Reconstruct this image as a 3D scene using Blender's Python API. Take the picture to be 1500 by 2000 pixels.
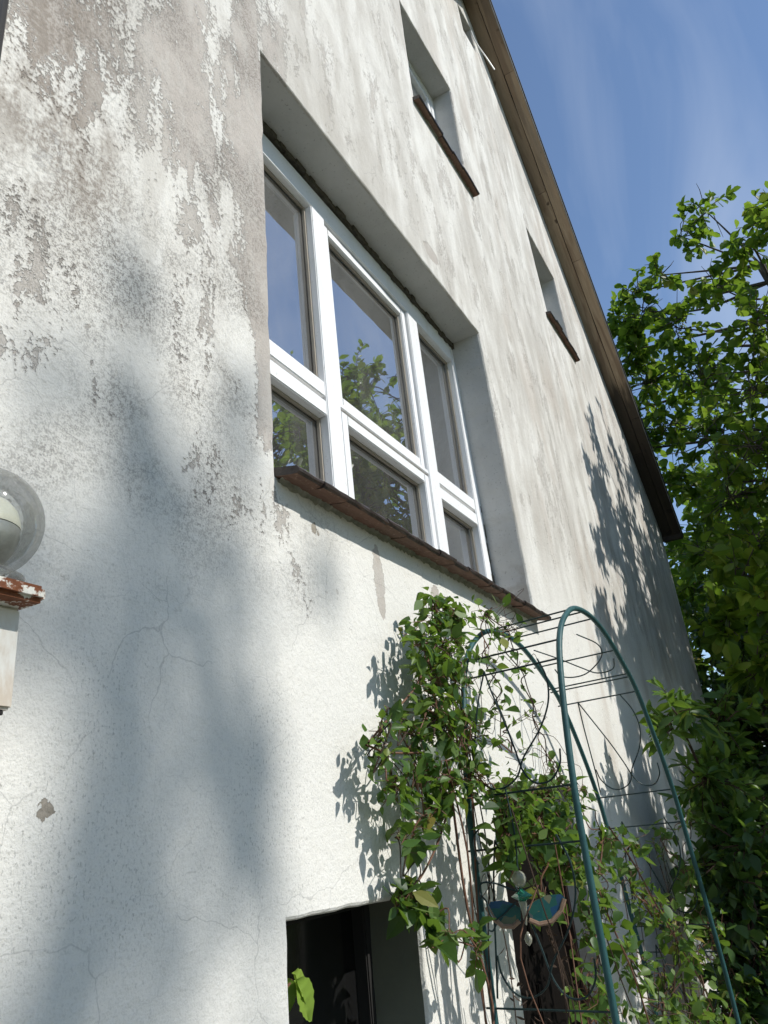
import bpy, bmesh, math, random
import numpy as np
from mathutils import Vector, Matrix
from mathutils.geometry import tessellate_polygon
for o in list(bpy.data.objects): bpy.data.objects.remove(o)
random.seed(7); RNG = np.random.default_rng(7)
S = bpy.context.scene
COL = S.collection

# ------------------------------------------------------------------ camera
cam_d = bpy.data.cameras.new('camera'); cam = bpy.data.objects.new('camera', cam_d); COL.objects.link(cam)
cam_d.sensor_fit = 'HORIZONTAL'; cam_d.sensor_width = 36; cam_d.lens = 36*1495.55/1500
cam_d.clip_start = .02; cam_d.clip_end = 2000
rt = Vector((0.4894747, -0.86631037, -0.09960346)); up = Vector((-0.29708118, -0.27305306, 0.91497803)); fw = Vector((0.81985199, 0.41826829, 0.39101708))
m = Matrix((rt, up, -fw)).transposed().to_4x4(); m.translation = (0, -1.1, 1.8)
cam.matrix_world = m; S.camera = cam

# ------------------------------------------------------------------ light
SUN = Vector((.12, -1.0, .90)).normalized()          # towards the sun
el = math.asin(SUN.z); az = math.atan2(SUN.x, SUN.y)
w = bpy.data.worlds.new('World'); S.world = w; w.use_nodes = True
wt = w.node_tree; wn = wt.nodes; wl = wt.links
bg = wn['Background']; bg.inputs['Strength'].default_value = .15
sky = wn.new('ShaderNodeTexSky'); sky.sky_type = 'NISHITA'; sky.sun_disc = False
sky.sun_elevation = el; sky.sun_rotation = az; sky.air_density = 1.0; sky.dust_density = .15; sky.ozone_density = 2.0; sky.altitude = 200
# thin high cirrus
tc = wn.new('ShaderNodeTexCoord'); mp = wn.new('ShaderNodeMapping'); mp.inputs['Scale'].default_value = (1.0, 3.2, 2.2); mp.inputs['Rotation'].default_value = (.5, .3, .9)
nz = wn.new('ShaderNodeTexNoise'); nz.inputs['Scale'].default_value = 1.5; nz.inputs['Detail'].default_value = 6; nz.inputs['Distortion'].default_value = .6
rp = wn.new('ShaderNodeValToRGB'); rp.color_ramp.elements[0].position = .46; rp.color_ramp.elements[1].position = .80
rp.color_ramp.elements[1].color = (.30, .30, .30, 1)
mx = wn.new('ShaderNodeMixRGB'); mx.inputs[2].default_value = (5.2, 5.6, 6.2, 1)
wl.new(tc.outputs['Generated'], mp.inputs[0]); wl.new(mp.outputs[0], nz.inputs[0]); wl.new(nz.outputs[0], rp.inputs[0])
wl.new(rp.outputs[0], mx.inputs[0]); wl.new(sky.outputs[0], mx.inputs[1]); wl.new(mx.outputs[0], bg.inputs[0])
sd = bpy.data.lights.new('sun', 'SUN'); sd.energy = 3.95; sd.angle = math.radians(.53); sd.color = (1, .972, .915)
so = bpy.data.objects.new('sun', sd); COL.objects.link(so); so.rotation_euler = (-SUN).to_track_quat('-Z', 'Y').to_euler(); so.location = SUN*40
S.view_settings.view_transform = 'Standard'; S.view_settings.look = 'None'; S.view_settings.exposure = 0.20; S.view_settings.gamma = 1
S.render.engine = 'CYCLES'
S.cycles.max_bounces = 5; S.cycles.diffuse_bounces = 3; S.cycles.glossy_bounces = 3; S.cycles.transmission_bounces = 4; S.cycles.transparent_max_bounces = 8
S.cycles.use_adaptive_sampling = True; S.cycles.adaptive_threshold = .02

# ------------------------------------------------------------------ helpers
def tag(o, label=None, cat=None, group=None, kind=None):
    if label: o['label'] = label
    if cat: o['category'] = cat
    if group: o['group'] = group
    if kind: o['kind'] = kind
    return o
def thing(name, label, cat, loc, group=None):
    o = bpy.data.objects.new(name, None); COL.objects.link(o); o.location = loc; o.empty_display_size = .1
    return tag(o, label, cat, group)
def top_loc(p):
    v = Vector((0, 0, 0))
    while p is not None: v += p.location; p = p.parent
    return v
def put(o, parent):
    COL.objects.link(o)
    if parent is not None:
        o.parent = parent
        base = parent
        while base.parent is not None: base = base.parent
        if o.parent.type == 'EMPTY': o.matrix_parent_inverse = Matrix.Translation(-o.parent.location) if o.parent.parent is None else Matrix.Identity(4)
    return o
def obj(name, verts, faces, mat, parent=None, smooth=False):
    me = bpy.data.meshes.new(name); me.from_pydata([tuple(v) for v in verts], [], faces); me.update()
    if smooth: me.polygons.foreach_set('use_smooth', [True]*len(me.polygons))
    o = bpy.data.objects.new(name, me)
    if mat: me.materials.append(mat)
    return put(o, parent)
class MB:
    def __init__(s): s.v = []; s.f = []
    def add(s, v, f):
        n = len(s.v); s.v += [tuple(a) for a in v]; s.f += [tuple(i+n for i in q) for q in f]; return s
    def box(s, a, b, bev=0.0):
        x0, y0, z0 = a; x1, y1, z1 = b
        if bev <= 0:
            return s.add([(x0,y0,z0),(x1,y0,z0),(x1,y1,z0),(x0,y1,z0),(x0,y0,z1),(x1,y0,z1),(x1,y1,z1),(x0,y1,z1)],
                         [(0,3,2,1),(4,5,6,7),(0,1,5,4),(1,2,6,5),(2,3,7,6),(3,0,4,7)])
        bm = bmesh.new(); bmesh.ops.create_cube(bm, size=1)
        for v in bm.verts: v.co = Vector(((x0+x1)/2+v.co.x*(x1-x0), (y0+y1)/2+v.co.y*(y1-y0), (z0+z1)/2+v.co.z*(z1-z0)))
        bmesh.ops.bevel(bm, geom=bm.edges[:], offset=bev, segments=2, affect='EDGES')
        bm.verts.index_update()
        s.add([v.co[:] for v in bm.verts], [[v.index for v in f.verts] for f in bm.faces]); bm.free(); return s
    def tube(s, pts, rad, sides=6, cap=True):
        pts = [Vector(p) for p in pts]; n = len(pts)
        rads = rad if hasattr(rad, '__len__') else [rad]*n
        ref = None; rings = []
        for i, p in enumerate(pts):
            d = (pts[min(i+1, n-1)]-pts[max(i-1, 0)])
            d = d.normalized() if d.length > 1e-9 else Vector((0, 0, 1))
            if ref is None: ref = d.orthogonal().normalized()
            ref = (ref-d*ref.dot(d)); ref = ref.normalized() if ref.length > 1e-6 else d.orthogonal().normalized()
            b = d.cross(ref)
            rings.append([p+(ref*math.cos(2*math.pi*k/sides)+b*math.sin(2*math.pi*k/sides))*rads[i] for k in range(sides)])
        v = [q for r_ in rings for q in r_]; f = []
        for i in range(n-1):
            for k in range(sides):
                a = i*sides+k; b2 = i*sides+(k+1) % sides
                f.append((a, b2, b2+sides, a+sides))
        if cap: f.append(tuple(range(sides))[::-1]); f.append(tuple(range((n-1)*sides, n*sides)))
        return s.add(v, f)
    def lathe(s, prof, center, axis=None, sides=24):
        v = []; f = []; c = Vector(center)
        for (r_, z) in prof:
            for k in range(sides): v.append(c+Vector((r_*math.cos(2*math.pi*k/sides), r_*math.sin(2*math.pi*k/sides), z)))
        for i in range(len(prof)-1):
            for k in range(sides):
                a = i*sides+k; b2 = i*sides+(k+1) % sides
                f.append((a, b2, b2+sides, a+sides))
        return s.add(v, f)
    def build(s, name, mat, parent=None, smooth=False): return obj(name, s.v, s.f, mat, parent, smooth)
def spline(pts, n=8):
    P = [Vector(p) for p in pts]; P = [P[0]*2-P[1]]+P+[P[-1]*2-P[-2]]; out = []
    for i in range(1, len(P)-2):
        for k in range(n):
            t = k/n; a, b, c, d = P[i-1:i+3]
            out.append(.5*((2*b)+(c-a)*t+(2*a-5*b+4*c-d)*t*t+(-a+3*b-3*c+d)*t**3))
    out.append(P[-2]); return out

# ------------------------------------------------------------------ node materials
class NT:
    def __init__(s, name):
        s.m = bpy.data.materials.new(name); s.m.use_nodes = True; s.t = s.m.node_tree; s.n = s.t.nodes; s.l = s.t.links
        s.bsdf = s.n['Principled BSDF']; s.out = s.n['Material Output']
    def put(s, sock, v):
        if isinstance(v, bpy.types.NodeSocket): s.l.new(v, sock)
        else:
            try: sock.default_value = v
            except Exception:
                sock.default_value = (*v, 1) if hasattr(v, '__len__') else (v, v, v, 1)
    def math(s, op, a, b=0.0, c=0.0, clamp=False):
        n = s.n.new('ShaderNodeMath'); n.operation = op; n.use_clamp = clamp
        s.put(n.inputs[0], a); s.put(n.inputs[1], b); s.put(n.inputs[2], c); return n.outputs[0]
    def add(s, a, b): return s.math('ADD', a, b)
    def mul(s, a, b): return s.math('MULTIPLY', a, b)
    def sub(s, a, b): return s.math('SUBTRACT', a, b)
    def step(s, v, lo, hi):
        n = s.n.new('ShaderNodeMapRange'); n.interpolation_type = 'SMOOTHSTEP'
        s.put(n.inputs[0], v); s.put(n.inputs[1], lo); s.put(n.inputs[2], hi); return n.outputs[0]
    def coord(s, kind='Object', scale=(1,1,1), rot=(0,0,0), loc=(0,0,0)):
        n = s.n.new('ShaderNodeTexCoord'); mpn = s.n.new('ShaderNodeMapping')
        mpn.inputs['Scale'].default_value = scale; mpn.inputs['Rotation'].default_value = rot; mpn.inputs['Location'].default_value = loc
        s.l.new(n.outputs[kind], mpn.inputs[0]); return mpn.outputs[0]
    def noise(s, vec, scale, detail=4, rough=.55, dist=0.0):
        n = s.n.new('ShaderNodeTexNoise'); s.l.new(vec, n.inputs['Vector']); n.inputs['Scale'].default_value = scale
        n.inputs['Detail'].default_value = detail; n.inputs['Roughness'].default_value = rough; n.inputs['Distortion'].default_value = dist; return n.outputs[0]
    def noisec(s, vec, scale, detail=4):
        n = s.n.new('ShaderNodeTexNoise'); s.l.new(vec, n.inputs['Vector']); n.inputs['Scale'].default_value = scale; n.inputs['Detail'].default_value = detail; return n.outputs[1]
    def voro(s, vec, scale, feature='DISTANCE_TO_EDGE'):
        n = s.n.new('ShaderNodeTexVoronoi'); n.feature = feature; s.l.new(vec, n.inputs['Vector']); n.inputs['Scale'].default_value = scale; return n.outputs[0]
    def mix(s, f, a, b):
        n = s.n.new('ShaderNodeMixRGB'); s.put(n.inputs[0], f); s.put(n.inputs[1], a); s.put(n.inputs[2], b); return n.outputs[0]
    def ramp(s, f, stops):
        n = s.n.new('ShaderNodeValToRGB'); s.l.new(f, n.inputs[0]); e = n.color_ramp.elements
        while len(e) < len(stops): e.new(.5)
        for q, (p, c) in zip(e, stops): q.position = p; q.color = (*c, 1)
        return n.outputs[0]
    def bump(s, h, strength=.5, dist=.01, normal=None):
        n = s.n.new('ShaderNodeBump'); s.put(n.inputs['Height'], h); n.inputs['Strength'].default_value = strength; n.inputs['Distance'].default_value = dist
        if normal is not None: s.l.new(normal, n.inputs['Normal'])
        return n.outputs[0]
    def vadd(s, a, b, sc):
        n = s.n.new('ShaderNodeVectorMath'); n.operation = 'MULTIPLY_ADD'; s.l.new(b, n.inputs[0]); n.inputs[1].default_value = (sc, sc, sc); s.l.new(a, n.inputs[2]); return n.outputs[0]
    def fin(s, color, rough=.8, normal=None, metal=0.0, spec=.3):
        s.put(s.bsdf.inputs['Base Color'], color if not isinstance(color, tuple) else (*color, 1)[:4]); s.put(s.bsdf.inputs['Roughness'], rough)
        s.bsdf.inputs['Metallic'].default_value = metal; s.bsdf.inputs['Specular IOR Level'].default_value = spec
        if normal is not None: s.l.new(normal, s.bsdf.inputs['Normal'])
        return s.m

def mat_wall():
    t = NT('peeling_lime_paint'); geo = t.coord('Object')
    sep = t.n.new('ShaderNodeSeparateXYZ'); t.l.new(geo, sep.inputs[0]); X, Z = sep.outputs[0], sep.outputs[2]
    warp = t.vadd(geo, t.noisec(geo, 3.0, 3), .10)
    warpf = t.vadd(geo, t.noisec(geo, 40.0, 3), .012)
    stre = t.n.new('ShaderNodeMapping'); stre.inputs['Scale'].default_value = (1, 1, .40); t.l.new(warpf, stre.inputs[0]); sv = stre.outputs[0]
    stre2 = t.n.new('ShaderNodeMapping'); stre2.inputs['Scale'].default_value = (1, 1, .30); t.l.new(geo, stre2.inputs[0]); sv2 = stre2.outputs[0]
    big = t.noise(sv, 3.6, 4, .55, .25)
    med = t.noise(sv, 16, 4, .62)
    fine = t.noise(geo, 70, 3, .65)
    vfine = t.noise(geo, 220, 2, .6)
    # where the paint has come away: worst high on the near end, sound low down, thin and washed elsewhere
    zz = t.add(Z, t.mul(t.sub(t.noise(geo, 1.6, 3), .5), .9))
    near = t.math('SUBTRACT', 1.0, t.step(X, 1.45, 2.0))
    hi = t.step(zz, 2.15, 2.95)
    peel_near = t.mul(near, t.mul(hi, .150))
    top_near = t.mul(near, t.mul(t.step(zz, 3.1, 3.9), .055))
    far = t.sub(1.0, near)
    peel_far = t.mul(far, t.mul(t.step(zz, 2.4, 3.2), .125))
    side = t.mul(t.mul(t.sub(1.0, t.step(X, .74, .86)), t.sub(1.0, t.step(Z, 2.3, 2.6))), .17)
    bias = t.add(t.add(t.add(peel_near, top_near), peel_far), side)
    jamb = t.mul(t.mul(t.step(X, 1.43, 1.50), t.sub(1.0, t.step(X, 1.545, 1.56))), t.mul(t.step(Z, 2.7, 2.9), .12)); bias = t.add(bias, jamb)
    f = t.add(t.add(t.mul(big, .55), t.mul(med, .35)), t.mul(t.sub(fine, .5), .25))
    f = t.add(f, t.mul(t.sub(vfine, .5), .05))
    thr = t.sub(.645, bias)
    bare_s = t.step(f, t.sub(thr, .012), t.add(thr, .012))            # crisp flaking edge
    bare_soft = t.step(f, t.sub(thr, .10), t.add(thr, .10))           # worn thin
    bare = t.add(t.mul(bare_s, t.add(.60, t.mul(near, .40))), t.mul(t.mul(bare_soft, far), .22)); bare = t.math('MINIMUM', bare, 1.0)
    # chips: small isolated flakes
    chip_n = t.noise(geo, 34, 3, .5); chip_reg = t.step(t.noise(geo, 2.3, 2), .50, .68)
    chips = t.mul(t.step(chip_n, .655, .67), t.mul(chip_reg, t.add(.25, t.mul(hi, .75))))
    # single larger plaster losses
    wsep = t.n.new('ShaderNodeSeparateXYZ'); t.l.new(t.vadd(t.vadd(geo, t.noisec(geo, 24, 4), .06), t.noisec(geo, 95, 3), .022), wsep.inputs[0])
    def patch(cx, cz, rx, rz):   # a shaped loss of paint or plaster
        dx = t.mul(t.sub(wsep.outputs[0], cx+.041), 1/rx); dz = t.mul(t.sub(wsep.outputs[2], cz+.041), 1/rz)
        return t.sub(1.0, t.step(t.add(t.mul(dx, dx), t.mul(dz, dz)), .96, 1.04))
    loss = None
    for q in ((2.07, 2.56, .030, .13), (2.50, 2.61, .035, .03), (1.505, 2.92, .028, .12), (3.02, 4.60, .09, .05), (.80, 1.60, .02, .10)):
        pq = patch(*q); loss = pq if loss is None else t.math('MAXIMUM', loss, pq)
    bigchip = t.math('MAXIMUM', t.math('MAXIMUM', patch(1.71, 2.63, .013, .018), patch(.868, 1.897, .014, .016)), patch(.768, 2.441, .010, .006))
    bare = t.math('MAXIMUM', bare, loss)
    allbare = t.math('MAXIMUM', bare, chips)
    # rain streaks on the upper wall
    streak = t.noise(sv2, 7, 5, .65, .4)
    # colours
    blot = t.noise(geo, 2.2, 3); wet = t.noise(sv2, 4.0, 4, .6)
    paint = t.mix(blot, (.655, .638, .592, 1), (.77, .748, .695, 1))
    upz = t.step(zz, 2.4, 3.4)
    paint = t.mix(t.mul(t.step(streak, .40, .64), t.mul(upz, .60)), paint, (.50, .47, .42, 1))
    sand = t.mix(t.noise(geo, 5, 4, .6), (.395, .355, .315, 1), (.535, .49, .445, 1))
    sand = t.mix(t.mul(t.step(vfine, .53, .66), .30), sand, (.27, .24, .205, 1))
    col = t.mix(allbare, paint, sand)
    under = t.mul(t.step(med, .50, .58), t.mul(allbare, .40))
    col = t.mix(under, col, (.53, .505, .46, 1))
    col = t.mix(t.mul(t.step(t.add(t.mul(vfine, .6), t.mul(fine, .4)), .47, .64), .20), col, (.30, .29, .27, 1))
    rim = t.mul(t.mul(t.step(f, t.sub(thr, .030), t.sub(thr, .006)), t.sub(1.0, bare_s)), t.add(.25, t.mul(near, .75)))  # painted shadow line along the lifted flake edges
    col = t.mix(t.mul(rim, .28), col, (.30, .28, .25, 1))
    # lichen and soot on the near end
    soot_n = t.noise(warp, 2.8, 3, .6)
    soot_reg = t.mul(t.step(soot_n, .38, .62), t.mul(near, t.step(zz, 2.15, 2.75)))
    soot_sp = t.step(t.add(t.mul(fine, .55), t.mul(vfine, .5)), .48, .60)
    col = t.mix(t.mul(soot_reg, t.add(.15, t.mul(soot_sp, .50))), col, (.12, .105, .09, 1))
    brown_reg = t.mul(t.step(t.add(med, t.mul(t.sub(fine, .5), .6)), .36, .62), t.mul(t.sub(1.0, t.step(t.add(X, t.mul(t.sub(big, .5), .5)), .80, 1.0)), t.step(zz, 2.95, 3.35)))
    col = t.mix(t.mul(brown_reg, .62), col, (.20, .16, .125, 1))
    # dark pitting of the old roughcast, everywhere, thickest on the near end
    sp2 = t.mul(t.step(t.noise(t.coord('Object', (1, 1, .6)), 190, 2, .6), .57, .66), t.add(.14, t.mul(t.step(soot_n, .38, .62), .86)))
    col = t.mix(t.mul(sp2, t.add(.15, t.mul(near, .27))), col, (.17, .165, .155, 1))
    # grey and beige washes down the upper wall
    wash = t.mul(t.step(t.add(t.mul(wet, .6), t.mul(t.noise(geo, 1.1, 4, .6), .4)), .42, .60), t.step(X, 1.5, 1.9))
    col = t.mix(t.mul(wash, t.mul(t.step(zz, 2.6, 3.4), .62)), col, (.41, .38, .335, 1))
    pinkish = t.mul(t.step(t.noise(sv2, 2.6, 3), .50, .66), t.mul(t.step(X, 3.4, 4.0), .50))
    col = t.mix(pinkish, col, (.47, .41, .35, 1))
    # cracks
    cw = t.vadd(geo, t.noisec(geo, 6, 4), .13)
    c1 = t.sub(1.0, t.step(t.voro(cw, 3.4), .0, .0065)); c1 = t.mul(c1, t.step(t.noise(geo, 3.3, 1), .44, .54))
    c2 = t.sub(1.0, t.step(t.voro(t.vadd(geo, t.noisec(geo, 14, 3), .06), 9), .0, .012)); c2 = t.mul(c2, t.step(blot, .47, .58))
    cr = t.math('MAXIMUM', c1, t.mul(c2, .6))
    col = t.mix(t.mul(cr, .32), col, (.16, .155, .15, 1))
    col = t.mix(bigchip, col, t.mix(fine, (.12, .105, .085, 1), (.46, .41, .34, 1)))
    h = t.add(t.mul(t.sub(1.0, t.math('MAXIMUM', allbare, bigchip)), .45), t.mul(fine, .30))
    h = t.add(h, t.add(t.mul(vfine, .13), t.mul(t.noise(geo, 22, 4, .65), .46)))
    return t.fin(col, .88, t.bump(h, .9, .008), spec=.2)
M = {}
M['wall'] = mat_wall()
def mat_reveal():
    t = NT('grey_plaster'); g = t.coord('Object')
    c = t.mix(t.noise(g, 7, 5, .6), (.44, .43, .405, 1), (.62, .61, .58, 1))
    c = t.mix(t.mul(t.step(t.noise(g, 90, 3), .64, .70), .5), c, (.18, .17, .15, 1))
    sep = t.n.new('ShaderNodeSeparateXYZ'); t.l.new(g, sep.inputs[0])
    c = t.mix(t.mul(t.step(t.noise(g, 9, 4), .5, .62), t.mul(t.sub(1.0, t.step(sep.outputs[2], 2.8, 3.25)), .5)), c, (.30, .25, .20, 1))
    return t.fin(c, .9, t.bump(t.add(t.noise(g, 60, 4, .6), t.mul(t.noise(g, 13, 3), 2.0)), .7, .005), spec=.2)
M['reveal'] = mat_reveal()
def simple(name, c0, c1, scale=8, rough=.6, bs=.3, bd=.003, bscale=60, metal=0, spec=.3, stretch=(1,1,1), detail=5):
    t = NT(name); g = t.coord('Object', stretch)
    c = t.mix(t.noise(g, scale, detail, .6), (*c0, 1), (*c1, 1))
    return t.fin(c, rough, t.bump(t.noise(g, bscale, 3), bs, bd), metal, spec)
def mat_pvc():
    t = NT('white_window_plastic'); g = t.coord('Object'); g2 = t.coord('Object', (1, 1, .25))
    c = t.mix(t.mul(t.step(t.noise(g2, 9, 5, .6), .5, .75), .45), (.85, .85, .85, 1), (.66, .65, .60, 1))
    c = t.mix(t.mul(t.step(t.noise(g, 70, 4, .65), .60, .70), .35), c, (.40, .38, .33, 1))
    return t.fin(c, .38, t.bump(t.noise(g, 40, 2), .05, .001), spec=.45)
M['pvc'] = mat_pvc()
M['gasket'] = simple('brown_gasket', (.30, .26, .21), (.42, .37, .30), 20, .6)
M['dirt'] = simple('dark_foam_dirt', (.05, .045, .035), (.17, .15, .12), 60, .95, .9, .01, 90)
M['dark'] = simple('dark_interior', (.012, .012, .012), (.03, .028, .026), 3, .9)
M['curtain'] = simple('room_wall', (.10, .10, .10), (.16, .155, .15), 2, .9)
def mat_pane():
    t = NT('dusty_glass'); g = t.coord('Object', (1, 1, .35))
    fr = t.n.new('ShaderNodeFresnel'); fr.inputs['IOR'].default_value = 3.2
    tr = t.n.new('ShaderNodeBsdfTransparent'); tr.inputs[0].default_value = (.78, .80, .80, 1)
    gl = t.n.new('ShaderNodeBsdfGlossy'); gl.inputs['Roughness'].default_value = .012; gl.inputs[0].default_value = (.95, .97, 1, 1)
    wob = t.bump(t.noise(t.coord('Object'), 2.2, 2), .05, .02); t.l.new(wob, gl.inputs['Normal'])
    m1 = t.n.new('ShaderNodeMixShader'); t.l.new(t.math('MULTIPLY', fr.outputs[0], 1.75, clamp=True), m1.inputs[0]); t.l.new(tr.outputs[0], m1.inputs[1]); t.l.new(gl.outputs[0], m1.inputs[2])
    df = t.n.new('ShaderNodeBsdfDiffuse'); df.inputs[0].default_value = (.62, .60, .57, 1)
    dust = t.add(t.mul(t.step(t.noise(g, 7, 6, .65), .35, .8), .085), t.mul(t.step(t.noise(t.coord('Object'), 150, 2), .66, .74), .10))
    dust = t.add(dust, .05)
    m2 = t.n.new('ShaderNodeMixShader'); t.l.new(dust, m2.inputs[0]); t.l.new(m1.outputs[0], m2.inputs[1]); t.l.new(df.outputs[0], m2.inputs[2])
    t.l.new(m2.outputs[0], t.out.inputs[0]); return t.m
M['pane'] = mat_pane(); M['darkpane'] = simple('dark_clear_pane', (.006, .006, .006), (.012, .012, .012), 4, .12, .1, .002, spec=.5); M['lowreveal'] = simple('shaded_low_render', (.10, .105, .08), (.18, .185, .145), 6, .9)  # low reveal colour carries its deep shade as well as dirt
def mat_tile():
    t = NT('brown_sill_tile'); g = t.coord('Object'); oi = t.n.new('ShaderNodeObjectInfo')
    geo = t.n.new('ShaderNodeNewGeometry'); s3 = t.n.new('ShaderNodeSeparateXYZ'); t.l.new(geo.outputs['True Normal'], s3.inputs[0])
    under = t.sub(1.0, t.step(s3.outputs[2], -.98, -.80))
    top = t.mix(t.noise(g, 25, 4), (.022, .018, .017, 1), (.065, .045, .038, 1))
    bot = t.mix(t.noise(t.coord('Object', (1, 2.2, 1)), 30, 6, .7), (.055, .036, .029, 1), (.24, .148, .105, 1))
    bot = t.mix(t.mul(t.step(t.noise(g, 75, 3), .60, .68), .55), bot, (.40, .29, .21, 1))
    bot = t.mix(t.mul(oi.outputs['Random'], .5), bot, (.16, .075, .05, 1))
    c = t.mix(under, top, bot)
    return t.fin(c, t.add(.32, t.mul(under, .6)), t.bump(t.noise(g, 45, 5, .65), .6, .006), spec=.4)
M['tile'] = mat_tile()
M['mortar'] = simple('mossy_mortar', (.12, .125, .09), (.42, .40, .34), 30, .95, .9, .012, 70)
def mat_wood():
    t = NT('weathered_soffit_wood'); g = t.coord('Object', (1, 1, 1)); oi = t.n.new('ShaderNodeObjectInfo')
    sl = t.n.new('ShaderNodeMapping'); sl.vector_type = 'POINT'; sl.inputs['Rotation'].default_value = (0, -math.atan(.875), 0); t.l.new(g, sl.inputs[0])
    st = t.n.new('ShaderNodeMapping'); st.inputs['Scale'].default_value = (.10, 1, 1); t.l.new(sl.outputs[0], st.inputs[0])
    gr = t.noise(st.outputs[0], 34, 6, .65, .8)
    ring = t.noise(st.outputs[0], 9, 3, .5, 1.2)
    sepx = t.n.new('ShaderNodeSeparateXYZ'); t.l.new(g, sepx.inputs[0])
    old = t.step(t.add(sepx.outputs[0], t.mul(t.sub(t.noise(st.outputs[0], 20, 4), .5), .9)), 8.05, 8.45)
    c = t.mix(gr, (.27, .185, .12, 1), (.58, .45, .325, 1))
    c = t.mix(t.mul(t.step(ring, .5, .62), .5), c, (.155, .085, .05, 1))
    kn = t.step(t.noise(sl.outputs[0], 7, 1), .72, .76)
    c = t.mix(t.mul(t.step(t.noise(st.outputs[0], 5, 5, .65), .45, .65), .55), c, (.23, .205, .175, 1))
    c = t.mix(t.mul(kn, .8), c, (.06, .035, .025, 1))
    c = t.mix(t.mul(oi.outputs['Random'], .55), c, (.17, .125, .09, 1))
    c = t.mix(t.mul(old, .86), c, (.018, .015, .013, 1))
    return t.fin(c, .75, t.bump(t.add(gr, ring), .6, .006), spec=.3)
M['wood'] = mat_wood()
M['roof'] = simple('dark_roofing', (.018, .018, .02), (.045, .045, .05), 10, .6)
M['zinc'] = simple('grey_edge_strip', (.20, .20, .19), (.36, .35, .33), 14, .5, metal=.6)
M['door'] = simple('dark_brown_door', (.003, .0025, .002), (.008, .006, .005), 18, .8, .4, .004, 30, spec=.08, stretch=(3, 3, .3))
M['doorframe'] = simple('brown_door_frame', (.016, .009, .007), (.035, .018, .014), 18, .5, stretch=(3, 3, .3))
M['teal'] = simple('teal_painted_tube', (.012, .054, .056), (.030, .105, .106), 14, .5, .35, .003, 60, spec=.4)
M['wire'] = simple('dark_wire', (.008, .022, .022), (.02, .04, .04), 20, .5)
M['bark'] = simple('grey_brown_bark', (.045, .036, .028), (.16, .135, .11), 14, .9, .9, .02, 40, stretch=(1, 1, .3))
M['stem'] = simple('reddish_vine_stem', (.085, .04, .026), (.19, .095, .055), 15, .7)
M['drystem'] = simple('dry_brown_stem', (.025, .016, .011), (.08, .05, .033), 25, .85)
M['soil'] = simple('garden_soil_grass', (.045, .05, .022), (.11, .13, .05), 6, .95, .8, .03, 30)
M['bounce_gravel'] = simple('pale_bounce_gravel', (.24, .225, .20), (.44, .42, .38), 40, .95, .9, .02, 80)
M['pipe'] = simple('dark_downpipe', (.014, .013, .012), (.03, .028, .026), 8, .5)
def mat_leaf(name, c0, c1, c2, trans=.45, rough=.42, objrand=False):
    t = NT(name)
    if objrand: oi = t.n.new('ShaderNodeObjectInfo'); rnd = oi.outputs['Random']
    else:
        a = t.n.new('ShaderNodeAttribute'); a.attribute_name = 'rnd'; rnd = a.outputs['Fac']
    c = t.ramp(rnd, [(0, c0), (.55, c1), (.90, c2), (.97, tuple(min(1, q*1.25) for q in c2)), (1, (.26, .20, .05))])
    t.fin(c, rough, spec=.45)
    t.bsdf.inputs['Specular IOR Level'].default_value = .28; tl = t.n.new('ShaderNodeBsdfTranslucent'); t.l.new(t.mix(.55, c, (.26, .42, .03, 1)), tl.inputs[0])
    ms = t.n.new('ShaderNodeMixShader'); ms.inputs[0].default_value = trans
    t.l.new(t.bsdf.outputs[0], ms.inputs[1]); t.l.new(tl.outputs[0], ms.inputs[2]); t.l.new(ms.outputs[0], t.out.inputs[0]); return t.m
WAL = ((.045, .090, .014), (.105, .185, .022), (.23, .29, .035))
VIN = ((.030, .070, .018), (.062, .128, .030), (.13, .20, .045))
SHR = ((.012, .032, .012), (.025, .060, .020), (.055, .105, .030))
M['walnut'] = mat_leaf('walnut_leaf', *WAL, trans=.5); M['walnut_o'] = mat_leaf('walnut_leaf_single', *WAL, trans=.5, objrand=True)
M['vineleaf'] = mat_leaf('vine_leaf', *VIN, trans=.40); M['vineleaf_o'] = mat_leaf('vine_leaf_single', *VIN, trans=.40, objrand=True)
M['shrubleaf'] = mat_leaf('shrub_leaf', *SHR, trans=.35)
M['houseleaf'] = mat_leaf('bright_leaf', (.16, .27, .035), (.20, .32, .045), (.25, .36, .06), trans=.3, objrand=True)

# ------------------------------------------------------------------ the ground
g = MB(); g.add([(-150, -150, 0), (150, -150, 0), (150, 150, 0), (-150, 150, 0)], [(0, 1, 2, 3)])
tag(g.build('ground', M['soil']), kind='structure')
g = MB(); n = 24
ed = [(-4+i*18/n, -2.3+.12*math.sin(i*1.7)) for i in range(n+1)]
g.add([(x, y, .006) for x, y in ed]+[(x, -.002, .006) for x, y in ed], [(i, i+1, n+2+i, n+1+i) for i in range(n)])
tag(g.build('bounce_path', M['bounce_gravel']), kind='structure')  # unseen pale strip added to bounce light up under the lintels

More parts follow.
